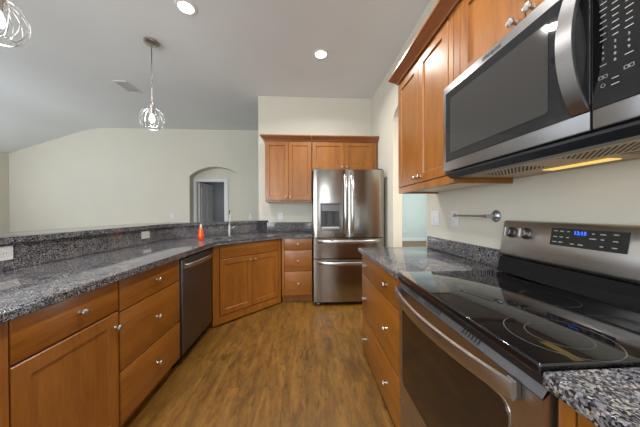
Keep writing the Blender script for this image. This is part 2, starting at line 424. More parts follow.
# left run (faces +x): local x = world y
def left(name, label, y0, w): return thing(name, label, 'cabinet', (XL, y0, 0), R90)
c = left('base_cabinet', 'brown maple base cabinet one drawer over one door, at near left end of peninsula', .815, .478)
body(c, .478, .60, Z0C, CB-.002)
obj('end_panel', B(-.012, 0, .0, .60, .001, CB-.002, bev=.001), WZ, c)
obj('stile', B(.002, .020, .004, .021, Z0C, CB-.004, bev=.001), WZ, c)
slab_front('drawer', c, .024, .472, .715, .868, (.262,))
shaker(c, .024, .472, .105, .706, .452, .632)
c = left('drawer_cabinet', 'brown maple three drawer base cabinet left of the floor, beside the dishwasher', 1.295, .598)
body(c, .598, .60, Z0C, CB-.002)
slab_front('drawer', c, .004, .592, .700, .868, (.31,)); slab_front('drawer', c, .004, .592, .385, .693, (.31,)); slab_front('drawer', c, .004, .592, .10, .378, (.31,))
# dishwasher
dw = thing('dishwasher', 'dark stainless dishwasher with bar handle under the left counter', 'dishwasher', (XL, 1.905, 0), R90)
obj('body', B(.002, .593, .03, .58, .1, .865), BLACK, dw)
obj('door', B(.006, .589, -.008, .028, .10, .852, bev=.006), DSTEEL, dw, True)
obj('toe_board', B(.006, .589, .06, .57, .002, .098), BLACK, dw)
bm = bmesh.new(); rows = []
for k in range(21):
    t = k/20; x = .030+.535*t; y = -.012-.040*min(1, math.sin(PI*t)**.5*1.1)
    rows.append([bm.verts.new((x, y+.009*math.sin(2*PI*j/12), .792+.019*math.copysign(abs(math.cos(2*PI*j/12))**.7, math.cos(2*PI*j/12)))) for j in range(12)])
for a, b_ in zip(rows, rows[1:]):
    for k in range(12): bm.faces.new((a[k], a[(k+1) % 12], b_[(k+1) % 12], b_[k]))
bm.faces.new(rows[0]); bm.faces.new(rows[-1])
obj('handle', bm, HANDLE, dw, True)
# diagonal sink cabinet
s2 = math.sqrt(.5); DW_ = (.966-.319)/s2
c = thing('sink_cabinet', 'corner sink base cabinet set at an angle, false front over two panelled doors', 'cabinet', (XL, 2.53, 0), PI/4)
bm = bmesh.new(); h = .30; w = DW_
prism(bm, [(0.004, .021), (w-.003, .021), (w-.003, .30), (w-.3, .56), (.3, .56), (.004, .30)], .012, .70, 'z'); prism(bm, [(0.004, .021), (w-.003, .021), (w-.003, .045), (.004, .045)], .70, CB-.002, 'z')
obj('body', bm, WBOX, c)
bm = bmesh.new(); box(bm, .004, .075, .003, .021, .02, CB-.004, .001); box(bm, w-.045, w-.004, .003, .021, .02, CB-.004, .001); box(bm, .075, w-.045, .003, .021, .02, .10, .001)
obj('face_frame', bm, WZ, c)
slab_front('false_front', c, .082, w-.05, .718, .862, t=.0205)
m_ = (.082+w-.05)/2
shaker(c, .082, m_-.002, .108, .708, m_-.035, .655, t=.0205); shaker(c, m_+.002, w-.05, .108, .708, m_+.035, .655, t=.0205)
# back drawer cabinet (faces -y)
c = thing('drawer_cabinet', 'narrow maple three drawer base cabinet left of the fridge', 'cabinet', (-.315, 3.177, 0), 0)
body(c, .41, .60, Z0C, CB-.002)
obj('stile', B(.004, .033, .002, .021, Z0C, CB-.004, bev=.001), WZ, c)
slab_front('drawer', c, .037, .404, .712, .868, (.22,)); slab_front('drawer', c, .037, .404, .430, .704, (.22,)); slab_front('drawer', c, .037, .404, .105, .422, (.22,))
# right run (faces -x): local x = world -y
yR_far, yRg1, yRg0 = 2.046, 1.176, .440
w = yR_far - yRg1 - .004
c = thing('drawer_cabinet', 'wide maple three drawer base cabinet with paired knobs, between doorway and range', 'cabinet', (XR, yR_far, 0), -R90)
body(c, w, .585, .012, CBR-.002)
kn = (.135, w-.235)
slab_front('drawer', c, .004, w-.03, .690, .858, kn); slab_front('drawer', c, .004, w-.03, .330, .682, kn); slab_front('drawer', c, .004, w-.03, .022, .322, kn)
obj('stile', B(w-.027, w-.001, .002, .021, .02, CBR-.004, bev=.001), WZ, c)
c = thing('base_cabinet', 'orange maple base cabinet below the near right counter, beside the range', 'cabinet', (XR, yRg0-.004, 0), -R90)
body(c, .9, .585, .012, CBR-.002)
obj('stile', B(.001, .03, .002, .021, .04, CBR-.004, bev=.001), WZ, c)
slab_front('drawer', c, .034, .46, .690, .858, (.247,)); shaker(c, .034, .46, .022, .682, .42, .62)
slab_front('drawer', c, .466, .896, .690, .858, (.68,)); shaker(c, .466, .896, .022, .682, .51, .62)

# wall cabinets
def crown(parent, pts, name='crown_molding'):
    """pts: path in local xy of the cabinet top outline; profile leans outwards"""
    prof = [(-.0195, 0), (.006, 0), (.010, .012), (.030, .030), (.052, .050), (.060, .056), (.060, .070), (-.0195, .070)]
    bm = bmesh.new(); rows = []
    P = [Vector((*p, 0)) for p in pts[0]]; zt = pts[1]
    for i, p in enumerate(P):
        nrm = Vector((0, 0, 0))
        if i > 0: d = (P[i]-P[i-1]).normalized(); n1 = Vector((d.y, -d.x, 0)); nrm += n1
        if i < len(P)-1: d = (P[i+1]-P[i]).normalized(); n2 = Vector((d.y, -d.x, 0)); nrm += n2
        if 0 < i < len(P)-1: nrm = nrm / (1 + n1.dot(n2))
        rows.append([bm.verts.new(p + nrm*a + Vector((0, 0, zt+b_))) for a, b_ in prof])
    for a, b_ in zip(rows, rows[1:]):
        for k in range(len(prof)): bm.faces.new((a[k], a[(k+1) % len(prof)], b_[(k+1) % len(prof)], b_[k]))
    bm.faces.new(rows[0]); bm.faces.new(rows[-1])
    return obj(name, bm, WCROWN, parent)
def upper_body(parent, w, depth, z0, z1, rec=.018):
    bm = bmesh.new(); box(bm, .001, w-.001, .021, depth, z0+rec, z1)
    box(bm, .001, .019, .021, depth, z0, z0+rec); box(bm, w-.019, w-.001, .021, depth, z0, z0+rec); box(bm, .019, w-.019, .021, .04, z0, z0+rec)
    o = obj('body', bm, WBOX, parent)
    obj('bottom_panel', B(.020, w-.020, .041, depth-.001, z0+rec-.004, z0+rec-.0005), BIRCH, parent, label='pale underside panel')
    return o
U0, U1 = 1.364, 2.25
c = thing('wall_cabinet', 'tall two door maple wall cabinet on the back wall, left of the fridge', 'cabinet', (-.575, 3.46, 0), 0)
w = .675; upper_body(c, w, .328, U0, U1)
shaker(c, .006, w/2-.002, U0+.03, U1-.01, w/2-.03, U0+.075); shaker(c, w/2+.002, w-.006, U0+.03, U1-.01, w/2+.03, U0+.075)
crown(c, ([(.0, .328), (0, .0), (w, 0)], U1))
c = thing('wall_cabinet', 'short two door maple wall cabinet above the fridge', 'cabinet', (.103, 3.46, 0), 0)
w = .965; upper_body(c, w, .328, 1.815, U1)
shaker(c, .006, w/2-.012, 1.842, U1-.01, w/2-.045, 1.88); shaker(c, w/2-.008, w-.055, 1.842, U1-.01, w/2+.028, 1.88)
obj('stile', B(w-.052, w-.003, .002, .021, 1.82, U1-.004, bev=.001), WZ, c)
crown(c, ([(.0, 0), (w, 0), (w, .02)], U1))
# right wall uppers
c = thing('wall_cabinet', 'tall two door maple wall cabinet beside the doorway, left of the microwave', 'cabinet', (.76, 1.895, 0), -R90)
w = .722; upper_body(c, w, .326, U0, U1)
obj('stile', B(w-.040, w-.001, .002, .021, U0+.002, U1-.004, bev=.001), WZ, c)
obj('bottom_rail', B(.002, w-.041, .003, .021, U0, U0+.045, bev=.001), WZ, c)
wd = w-.044; md_ = .345
shaker(c, .004, md_-.002, U0+.048, U1-.012, md_-.03, U0+.085); shaker(c, md_+.002, wd, U0+.048, U1-.012, md_+.03, U0+.085)
crown(c, ([(.0, .326), (0, .0), (w+.002, 0)], U1))
c = thing('wall_cabinet', 'short two door maple wall cabinet above the microwave', 'cabinet', (.76, 1.171, 0), -R90)
w = .76; upper_body(c, w, .326, 1.846, U1)
obj('stile', B(.001, .048, .002, .021, 1.848, U1-.004, bev=.001), WZ, c)
m_ = 1.171-.775
shaker(c, .052, m_-.002, 1.85, U1-.012, m_-.035, 1.895); shaker(c, m_+.002, w-.004, 1.85, U1-.012, m_+.03, 1.895)
crown(c, ([(.0, 0), (w, 0)], U1))

# ------------------------------------------------------------------ granite
def poly_tag(name, pts, z0, z1, bev, label, cat):
    bm = bmesh.new(); prism(bm, pts, z0, z1, 'z', bev=bev, seg=3)
    return tag(obj(name, bm, GRAN, None, True), label, cat)
ke = 3.496-.042
ct = poly_tag('countertop', [(-.936, .785), (-.936, ke-.936), (3.147-ke, 3.147), (.103, 3.147), (.103, YB-.022), (YB-.022-4.385, YB-.022), (-1.588, 4.385-1.588), (-1.588, .785)], CB, CT, .008,
              'long polished grey granite counter on the left, bending past the sink to the fridge', 'countertop')
# sink bowls cut in the diagonal (local frame of the diagonal: u along, v into the corner)
O = Vector((XL, 2.53, 0)); Ud = Vector((s2, s2, 0)); Vd = Vector((-s2, s2, 0))
def dloc(u, v, z): return O + Ud*u + Vd*v + Vector((0, 0, z))
def dbox(u0, u1, v0, v1, z0, z1, bev=0, seg=3, verts_only=False):
    bm = bmesh.new(); box(bm, u0, u1, v0, v1, z0, z1)
    if bev:
        es = [e for e in bm.edges if abs(e.verts[0].co.z-e.verts[1].co.z) > .01]
        bmesh.ops.bevel(bm, geom=es, offset=bev, segments=seg, affect='EDGES', profile=.5)
    for v in bm.verts: v.co = dloc(v.co.x, v.co.y, v.co.z)
    return bm
bowls = [(.10, .44), (.49, .80)]
for a, b_ in bowls: cut(ct, dbox(a, b_, .075, .40, .80, .95, .04))
sk = thing('sink', 'undermount stainless double bowl sink in the corner counter', 'sink', dloc(.45, .24, .70))
for a, b_ in bowls:
    bm = bmesh.new(); box(bm, a-.006, b_+.006, .069, .406, .735, .8735)
    top = [f for f in bm.faces if all(v.co.z > .87 for v in f.verts)]
    bmesh.ops.delete(bm, geom=top, context='FACES_ONLY')
    es = [e for e in bm.edges if not e.is_boundary]
    bmesh.ops.bevel(bm, geom=es, offset=.035, segments=3, affect='EDGES', profile=.5)
    for v in bm.verts: v.co = dloc(v.co.x, v.co.y, v.co.z) - sk.location
    o = obj('bowl', bm, STEELX, sk, True)
    md = o.modifiers.new('t', 'SOLIDIFY'); md.thickness = .002; md.offset = 1
poly_tag('backsplash', [(-1.589, .80), (-1.589, 4.388-1.589), (YB-.003-4.388, YB-.003), (YB-.003-4.408, YB-.003), (-1.609, 4.408-1.609), (-1.609, .80)], CT+.001, 1.054, .0015,
         'tall speckled granite backsplash below the raised bar', 'backsplash')
poly_tag('backsplash', [(YB-.02-4.384+.02, YB-.020), (.103, YB-.020), (.103, YB-.001), (YB-.001-4.384+.02, YB-.001)], CT+.001, 1.058, .002,
         'low granite backsplash on the back wall left of the fridge', 'backsplash')
kb, kf = 4.365, 4.93
poly_tag('bar_counter', [(-1.565, .78), (-1.565, kb-1.565), (YB-.003-kb, YB-.003), (-.737, YB-.003), (-.737, YB+.12), (YB+.12-kf, YB+.12), (-2.0, kf-2.0), (-2.0, .78)], 1.055, 1.090, .008,
         'raised granite bar ledge running above the backsplash, living room side', 'countertop')
poly_tag('countertop', [(XR-.028, yRg1+.003), (XW-.001, yRg1+.003), (XW-.001, 2.055), (XR-.028, 2.055)], CBR, CTR, .008,
         'short granite counter between the range and the doorway', 'countertop')
poly_tag('countertop', [(XR-.028, -.49), (XW-.001, -.49), (XW-.001, yRg0-.003), (XR-.028, yRg0-.003)], CBR, CTR, .008,
         'granite counter at the bottom right corner, near side of the range', 'countertop')
poly_tag('backsplash', [(XW-.021, 1.182), (XW-.001, 1.182), (XW-.001, 2.010), (XW-.021, 2.010)], CTR+.001, 1.004, .002,
         'low speckled granite backsplash on the right wall below the two outlets', 'backsplash')

# ------------------------------------------------------------------ fridge
fx0, fx1, fy = .110, 1.034, 3.045
fr = thing('refrigerator', 'stainless french door refrigerator with two lower drawers and water dispenser', 'refrigerator', (fx0, fy, 0), 0)
FW = fx1-fx0
obj('body', B(.006, FW-.006, .075, .735, .06, 1.755, bev=.004), simple('fridge_side', (.06, .06, .062), .45), fr)
obj('base_grille', B(.02, FW-.02, .06, .70, .02, .06), BLACK, fr)
def curved_front(x0, x1, z0, z1, dep=.07, bulge=.008, e=.008):
    bm = bmesh.new(); n = 14; pts = []
    for k in range(n+1):
        t = k/n; x = x0+(x1-x0)*t; edge = min(t, 1-t)
        y = -bulge*(1-(2*t-1)**2)
        if edge < .03: y += e*(1-edge/.03)
        pts.append((x, y))
    pts += [(x1, dep), (x0, dep)]
    prism(bm, pts, z0, z1, 'z', bev=.0)
    return bm
midx = .453
dl = obj('door', curved_front(.0, midx-.003, .888, 1.767), STEEL, fr, True)
d2 = obj('door', curved_front(midx+.003, FW, .888, 1.767), STEEL, fr, True)
dm = obj('drawer', curved_front(0, FW, .618, .876, bulge=.010), STEEL, fr, True)
db = obj('drawer', curved_front(0, FW, .055, .606, bulge=.010), STEEL, fr, True)
def bar(parent, pts, wx, wz, m=HANDLE, name='handle'):
    """flat bowed bar along pts with half widths"""
    bm = bmesh.new(); rows = []; n = 12; wd = max(wx, wz)
    for p in pts:
        p = Vector(p); row = []
        for k in range(n):
            a = 2*PI*k/n; c_, s_ = math.cos(a), math.sin(a); c_ = math.copysign(abs(c_)**.7, c_)
            row.append(bm.verts.new(p + (Vector((c_*wd, s_*.011, 0)) if wx else Vector((0, s_*.011, c_*wd)))))
        rows.append(row)
    for a, b_ in zip(rows, rows[1:]):
        for k in range(n): bm.faces.new((a[k], a[(k+1) % n], b_[(k+1) % n], b_[k]))
    bm.faces.new(rows[0]); bm.faces.new(rows[-1])
    return obj(name, bm, m, parent, True)
def arch_pts(n, f): return [f(k/n) for k in range(n+1)]
def prof(t): return min(1, math.sin(PI*t)**.5*1.15)
bar(dl, arch_pts(16, lambda t: (midx-.045, .01-.072*prof(t), .935+.76*t)), .021, 0)
bar(d2, arch_pts(16, lambda t: (midx+.045, .01-.072*prof(t), .935+.76*t)), .021, 0)
bar(dm, arch_pts(20, lambda t: (.05+(FW-.1)*t, .01-.078*prof(t), .838)), 0, .021)
bar(db, arch_pts(20, lambda t: (.05+(FW-.1)*t, .01-.078*prof(t), .560)), 0, .021)
for o in dm.children[:] + db.children[:]: pass
# dispenser in the left door
dx0, dx1, dz0, dz1 = .085, .345, .975, 1.335
cut(dl, B(dx0+.012, dx1-.012, -.05, .035, dz0+.03, dz1-.015))
bm = bmesh.new()
for a in ((dx0, dx1, -.022, .0, dz1-.02, dz1), (dx0, dx1, -.022, .0, dz0, dz0+.03), (dx0, dx0+.014, -.022, .0, dz0+.03, dz1-.02), (dx1-.014, dx1, -.022, 0, dz0+.03, dz1-.02)): box(bm, *a, .002)
dsp = obj('dispenser', bm, DSTEEL, dl, True)
obj('recess_back', B(dx0+.013, dx1-.013, .030, .034, dz0+.031, dz1-.016), simple('dispenser_grey', (.035, .035, .037), .3), dsp)
obj('control_panel', B(dx0+.016, dx1-.016, -.020, .028, 1.225, dz1-.021, bev=.004), simple('dispenser_panel', (.09, .09, .095), .2), dsp)
for q in (.165, .255):
    obj('paddle', B(q-.016, q+.016, .005, .020, 1.05, 1.21, bev=.005), BLACK, dsp)
obj('drip_tray', B(dx0+.016, dx1-.016, -.018, .029, dz0+.032, dz0+.05, bev=.002), HANDLE, dsp)
for q in (.06, FW-.06):
    bm = bmesh.new(); lathe(bm, [(.02, .0), (.022, .02), (.012, .055)], (q, .10, .001), 'z'); obj('foot', bm, PLASTW, fr, True)
for q in (.04, FW-.04): obj('hinge_cover', B(q-.03, q+.03, .03, .12, 1.768, 1.785, bev=.004), BLACK, fr)

# ------------------------------------------------------------------ range
RZ = -.010
rg = thing('range', 'freestanding stainless electric range with black glass cooktop and oven', 'range', (XR, yRg1, RZ), -R90)
RW = yRg1-yRg0; RD = XW-XR-.004     # local x: along the front (0 = far end), y: into wall
def lx(yw): return yRg1-yw
obj('body', B(.003, RW-.003, .01, RD-.002, .07, .893, bev=.002), simple('range_side', (.03, .03, .032), .4), rg)
ck = obj('cooktop', B(.0015, RW-.0015, -.030, RD-.004, .897, .922, bev=.005, seg=3), GLASSB, rg, True)
obj('cooktop_band', B(.003, RW-.003, -.020, .01, .876, .8965), BLACK, rg)
def rings(name, cx, cy, radii):
    bm = bmesh.new()
    for r in radii:
        n = 56; a = [[], [], []]
        for k in range(n):
            c_, s_ = math.cos(2*PI*k/n), math.sin(2*PI*k/n)
            a[0].append(bm.verts.new((cx+(r-.0012)*c_, cy+(r-.0012)*s_, .9222))); a[1].append(bm.verts.new((cx+(r+.0012)*c_, cy+(r+.0012)*s_, .9222)))
        for k in range(n): bm.faces.new((a[0][k], a[0][(k+1) % n], a[1][(k+1) % n], a[1][k]))
    return obj(name, bm, RING, ck)
def cl(x, y): return lx(y), x-XR
for (x, y, rr) in ((.62, .545, (.062, .105)), (.85, .775, (.078,)), (.66, .955, (.075,)), (.84, .555, (.085,)), (.90, .98, (.05,)) ):
    rings('burner_ring', *cl(x, y), rr)
# oven door
od = obj('oven_door', (lambda bm: (prism(bm, [(-.020, .285), (.008, .285), (.008, .872), (-.004, .872), (-.020, .852)], .004, RW-.004, 'x'), bm)[-1])(bmesh.new()), STEELX, rg)
def plate(x0, x1, z0, z1, y0, y1, r=.03):
    bm = bmesh.new(); pts = []
    for cx, cz, a0 in ((x1-r, z1-r, 0), (x0+r, z1-r, 90), (x0+r, z0+r, 180), (x1-r, z0+r, 270)):
        for k in range(6):
            a = math.radians(a0+18*k); pts.append((cx+r*math.cos(a), cz+r*math.sin(a)))
    prism(bm, pts, y0, y1, 'y'); return bm
obj('oven_window', plate(.045, RW-.085, .385, .775, -.0225, -.0195), OVENG, od)
obj('window_trim', plate(.040, RW-.080, .380, .780, -.0215, -.0193), HANDLE, od)
obj('door_cap', (lambda bm: (prism(bm, [(-.0205, .846), (-.0218, .850), (-.006, .8735), (.007, .8735), (.007, .872)], .004, RW-.004, 'x'), bm)[-1])(bmesh.new()), simple('door_cap_black_steel', (.15, .15, .165), .3, .8), od)
for g0, ng in ((.10, 8), (.25, 9), (.48, 6)):
    for k in range(ng):
        x = g0+.013*k
        bm = bmesh.new(); prism(bm, [(-.0185, .8560), (-.0178, .8548), (-.0092, .8670), (-.0098, .8690)], x, x+.006, 'x')
        obj('vent_slot', bm, BLACK, od)
bm = bmesh.new(); rows = []
for k in range(25):
    t = k/24; x = .012+(RW-.062)*t; y = -.040-.045*math.sin(PI*t)**.8; zc = .832
    rows.append([bm.verts.new((x, y+q, zc+z)) for q, z in ((-.006, -.020), (-.009, 0), (-.006, .020), (.003, .022), (.008, .012), (.008, -.012), (.003, -.022))])
for a, b_ in zip(rows, rows[1:]):
    for k in range(7): bm.faces.new((a[k], a[(k+1) % 7], b_[(k+1) % 7], b_[k]))
bm.faces.new(rows[0]); bm.faces.new(rows[-1])
hd = obj('handle', bm, HANDLE, od, True)
for q in (.012, RW-.075): obj('handle_bracket', B(q, q+.025, -.036, -.0195, .812, .852, bev=.003), DSTEEL, hd)
sd = obj('storage_drawer', B(.004, RW-.004, -.018, .008, .075, .272, bev=.006), STEELX, rg, True)
obj('kick_plate', B(.01, RW-.01, .03, .3, .011, .068), BLACK, rg)
# backguard: glossy black riser and tilted steel console
RB = RD-.09
bm = bmesh.new(); prism(bm, [(RB+.001, .9225), (RB+.012, .960), (RB+.020, .998), (RD-.004, .998), (RD-.004, .9225)], .002, RW-.002, 'x'); obj('riser', bm, simple('black_enamel', (.008, .008, .009), .22, 0, .18), rg)
yc = 1.03-XR
bm = bmesh.new(); prism(bm, [(yc-.012, 1.004), (yc-.018, 1.018), (yc+.008, 1.173), (yc+.016, 1.180), (RD-.004, 1.180), (RD-.004, .999), (yc-.004, .999)], .001, RW-.001, 'x', bev=.003)
con = obj('console', bm, STEELX, rg, True)
tl = Vector((0, .026, .155)).normalized()             # up along the tilted face
nf = Vector((0, -tl.z, tl.y))                         # outward
def cpt(yw, zf, out=0.0):                             # point on the tilted face
    base = Vector((lx(yw), yc-.018, 1.018)); return base + tl*((zf-RZ-1.018)/tl.z) + nf*out
def cplate(y0, y1, z0, z1, out0, out1):
    bm = bmesh.new(); v = []
    for o_ in (out0, out1):
        v.append([bm.verts.new(cpt(a, b_, o_)) for a, b_ in ((y1, z0), (y0, z0), (y0, z1), (y1, z1))])
    bm.faces.new(v[0]); bm.faces.new(v[1])
    for k in range(4): bm.faces.new((v[0][k], v[0][(k+1) % 4], v[1][(k+1) % 4], v[1][k]))
    return bm
dp = obj('display_panel', cplate(.69, .93, 1.078, 1.148, -.001, .0025), simple('display_black', (.012, .012, .014), .12), con)
text('clock', '12:15', .019, BLUE, dp, cpt(.826, 1.132, .0030), (1, 0, 0), tl)
for (y, z, w_) in ((.912, 1.136, .014), (.889, 1.136, .014), (.912, 1.113, .014), (.889, 1.113, .012), (.912, 1.092, .015), (.889, 1.092, .014), (.866, 1.136, .01), (.866, 1.113, .01),
                   (.848, 1.090, .014), (.820, 1.090, .016), (.785, 1.134, .008), (.785, 1.116, .02), (.757, 1.134, .016), (.757, 1.116, .01), (.757, 1.092, .01), (.722, 1.136, .014), (.722, 1.114, .014), (.722, 1.092, .014)):
    obj('key_mark', cplate(y-w_/2, y+w_/2, z-.0018, z+.0018, .0024, .0029), PRINT, dp)
for y in (1.122, 1.042, .575, .495):
    Rm = Matrix.Translation(cpt(y, 1.113, .0)) @ Matrix.Rotation(-math.atan2(tl.y, tl.z), 4, 'X')
    bm = bmesh.new(); lathe(bm, [(.027, 0), (.027, .004), (.022, .008), (.0205, .024), (.019, .026)], (0, 0, 0), 'y', 28)
    bmesh.ops.transform(bm, matrix=Rm, verts=bm.verts); kn_ = obj('knob', bm, DSTEEL, con, True)
    bm = bmesh.new(); box(bm, -.0065, .0065, -.040, -.0262, -.0205, .0205, .002)
    bmesh.ops.transform(bm, matrix=Rm, verts=bm.verts); obj('grip', bm, NICKEL, kn_)

# ------------------------------------------------------------------ microwave
MX = .705
mw = thing('microwave', 'stainless over the range microwave with curved vertical handle', 'microwave', (MX, 1.170, 1.385), -R90)
MWW = 1.170-.41; zb = -1.385
def z_(z): return z+zb
MD = XW-MX-.003
obj('body', B(.002, MWW-.002, .042, MD, z_(1.392), z_(1.836), bev=.003), simple('microwave_case', (.045, .045, .05), .4), mw)
ym = 1.170-.543   # split between door and control panel
dr_ = obj('door', B(0, ym-.002, 0, .04, z_(1.416), z_(1.838), bev=.004), MSTEEL, mw, True)
obj('glass', B(.027, ym-.003, -.003, .001, z_(1.463), z_(1.800), bev=.0015), MWG, dr_)
obj('window', plate(.065, ym-.10, z_(1.50), z_(1.762), -.0045, -.0028, .012), MWIN, dr_)
obj('control_frame', B(ym+.002, MWW, 0, .04, z_(1.416), z_(1.838), bev=.004), MSTEEL, mw, True)
cp = obj('control_panel', B(ym+.004, MWW-.012, -.003, .001, z_(1.463), z_(1.826), bev=.0015), GLASSB, mw)
bm = bmesh.new(); rows = []
for k in range(25):
    t = k/24; z = z_(1.466)+.35*t; y = .002-.048*min(1, math.sin(PI*t)**.75)
    hx = ym-.020
    rows.append([bm.verts.new((hx+a, y+b_, z)) for a, b_ in ((-.020, .0), (-.019, -.006), (.019, -.006), (.020, .0), (.018, .006), (-.018, .006))])
for a, b_ in zip(rows, rows[1:]):
    for k in range(6): bm.faces.new((a[k], a[(k+1) % 6], b_[(k+1) % 6], b_[k]))
bm.faces.new(rows[0]); bm.faces.new(rows[-1])
obj('handle', bm, MSTEEL, dr_, True)
text('brand_mark', 'Whirlpool', .022, DARKP, dr_, (1.170-.860, -.0006, z_(1.819)), (1, 0, 0), (0, 0, 1))
# keypad
cx = [1.170-.517, 1.170-.495, 1.170-.472]
def mark(x0, x1, z0, z1, parent=cp): 
    return obj('key_mark', B(x0, x1, -.0036, -.0030, z_(z0), z_(z1)), PRINT, parent)
for r_ in range(9):
    for i, x in enumerate(cx):
        z = 1.618+.0145*r_; wv = (.012, .010, .014)[(r_+i) % 3]
        mark(x-wv/2, x+wv/2, z-.001, z+.001)
for (x, z, wv) in ((cx[0], 1.560, .012), (cx[2], 1.560, .014), (cx[1], 1.520, .012), (cx[1], 1.506, .014)): mark(x-wv/2, x+wv/2, z-.0009, z+.0009)
for x in (cx[0], cx[2]):
    for dx in (-.0045, .0045):
        bm = bmesh.new(); o_ = .0038; z = 1.532
        for a in ((x+dx-o_, x+dx+o_, z+o_-.0008, z+o_), (x+dx-o_, x+dx+o_, z-o_, z-o_+.0008), (x+dx-o_, x+dx-o_+.0008, z-o_, z+o_), (x+dx+o_-.0008, x+dx+o_, z-o_, z+o_)):
            box(bm, a[0], a[1], -.0036, -.003, z_(a[2]), z_(a[3]))
        obj('key_box', bm, PRINT, cp)
bm = bmesh.new(); tube(bm, [(cx[0]+.004*math.cos(2*PI*k/16), -.0034, z_(1.512)+.004*math.sin(2*PI*k/16)) for k in range(16)], .0005, 5, True); obj('power_mark', bm, PRINT, cp)
for s, x, z in (('1', 0, 1.602), ('2', 1, 1.602), ('3', 2, 1.602), ('4', 0, 1.588), ('5', 1, 1.588), ('6', 2, 1.588), ('7', 0, 1.574), ('8', 1, 1.574), ('9', 2, 1.574), ('0', 1, 1.560)):
    text('key_digit', s, .0085, PRINT, cp, (cx[x], -.0034, z_(z)), (1, 0, 0), (0, 0, 1))
obj('display', B(cx[0]-.012, cx[2]+.012, -.0036, -.003, z_(1.765), z_(1.805)), simple('display_blue', (.03, .07, .12), .1), cp)
# underside: dark lip, sheet metal with slots, lamp lens
obj('front_lip', (lambda bm: (prism(bm, [(.012, z_(1.404)), (.040, z_(1.386)), (.075, z_(1.386)), (.075, z_(1.391)), (.012, z_(1.412))], .002, MWW-.002, 'x'), bm)[-1])(bmesh.new()), simple('lip_blue_black', (.02, .024, .03), .3), mw)
un = obj('underside', B(.01, MWW-.01, .077, MD-.002, z_(1.386), z_(1.3915), bev=.001), BRONZE, mw)
for x0, x1 in ((.12, .33), (.46, .66)):
    bm = bmesh.new()
    for i in range(26):
        for j in range(7):
            xx = x0+(x1-x0)*i/25; yy = .105+.016*j + (.008 if i % 2 else 0)
            box(bm, xx-.0024, xx+.0024, yy-.0024, yy+.0024, z_(1.3852), z_(1.3859))
    obj('grease_filter', bm, BLACK, un)
obj('lamp_lens', B(.26, .47, .262, .312, z_(1.3835), z_(1.3859), bev=.001), COOKL, un)
for k in range(3): obj('vent_slot', B(.52, .66, .235+.03*k, .243+.03*k, z_(1.3852), z_(1.3859), bev=.0003), BLACK, un)


# ------------------------------------------------------------------ faucet, soap
fa = thing('faucet', 'tall slim brushed nickel faucet with side lever behind the sink', 'faucet', (-.967, 3.105, CT+.001))
bm = bmesh.new(); lathe(bm, [(.026, 0), (.026, .006), (.019, .012), (.017, .12), (.014, .14)], n=20); obj('base', bm, NICKEL, fa, True)
dirv = Vector((.40, -.92, 0)); pts = [(0, 0, .13), (0, 0, .27)]
for k in range(1, 11):
    a = PI*k/10; pts.append(tuple(dirv*(.055*(1-math.cos(a))) + Vector((0, 0, .27+.055*math.sin(a)))))
pts.append(tuple(dirv*.11 + Vector((0, 0, .20))))
bm = bmesh.new(); tube(bm, pts, .0085, 12); obj('spout', bm, NICKEL, fa, True)
bm = bmesh.new(); tube(bm, [(0, 0, .10), (.03, .012, .105), (.062, .03, .125)], [.008, .006, .005], 10); obj('lever', bm, NICKEL, fa, True)
sp = thing('soap_bottle', 'small orange dish soap bottle with white cap on the left counter', 'bottle', (-1.147, 2.69, CT+.001))
bm = bmesh.new(); lathe(bm, [(.026, 0), (.030, .006), (.031, .06), (.025, .085), (.027, .105), (.018, .13), (.010, .142)], n=24); obj('bottle_body', bm, ORANGE, sp, True)
bm = bmesh.new(); lathe(bm, [(.012, .142), (.012, .158), (.006, .162), (.005, .178)], n=16); obj('cap', bm, PLASTW, sp, True)

# ------------------------------------------------------------------ outlets, towel arm
def outlet(label, loc, rz, kind='outlet', w=.075, h=.118, gangs=1, group=None, horizontal=False):
    name = 'power_outlet' if kind == 'outlet' else 'light_switch'
    t = thing(name, label, 'outlet' if kind == 'outlet' else 'switch', loc, rz, group)
    W_, H_ = (h, w) if horizontal else (w, h)
    pl = obj('plate', B(-W_/2, W_/2, -.006, -.0005, -H_/2, H_/2, bev=.002), PLASTW, t)
    if kind == 'outlet':
        for s in (-1, 1):
            cx_, cz_ = (s*.021, 0) if horizontal else (0, s*.021)
            so = obj('socket', B(cx_-.014, cx_+.014, -.008, -.006, cz_-.014, cz_+.014, bev=.0005), WHITE, t)
            bm = bmesh.new(); box(bm, cx_-.007, cx_-.005, -.0084, -.008, cz_-.004, cz_+.005); box(bm, cx_+.005, cx_+.007, -.0084, -.008, cz_-.004, cz_+.005); obj('slots', bm, BLACK, so)
    else:
        for g in range(gangs):
            gx = (g-(gangs-1)/2)*.046
            obj('rocker', B(gx-.016, gx+.016, -.010, -.006, -.033, .033, bev=.002), WHITE, t)
    return t
outlet('white outlet on the granite backsplash at the far left edge', (-1.5885, 1.33, 1.005), R90, horizontal=True)
outlet('white outlet in the middle of the left granite backsplash', (-1.5885, 2.463, .998), R90, horizontal=True)
outlet('white outlet on the cream wall below the cabinet left of the fridge', (-.385, YB, 1.15), 0)
outlet('white double switch on right wall, nearer the doorway', (XW, 1.918, 1.161), -R90, 'switch', .115, .118, 2)
outlet('white outlet on right wall behind the towel arm', (XW, 1.660, 1.161), -R90)
outlet('small white outlet on the far living room wall left of the arch', (-2.92, YF, 1.15), 0)
outlet('small white switch on the far living room wall right of the arch', (-1.22, YF, 1.12), 0, 'switch')
outlet('white outlet low on the pale wall beyond the doorway', (4.12, 9.6, .42), 0)
pt = thing('paper_towel_holder', 'empty grey metal paper towel arm on round plate, right wall', 'towel holder', (XW, 1.283, 1.19), 0)
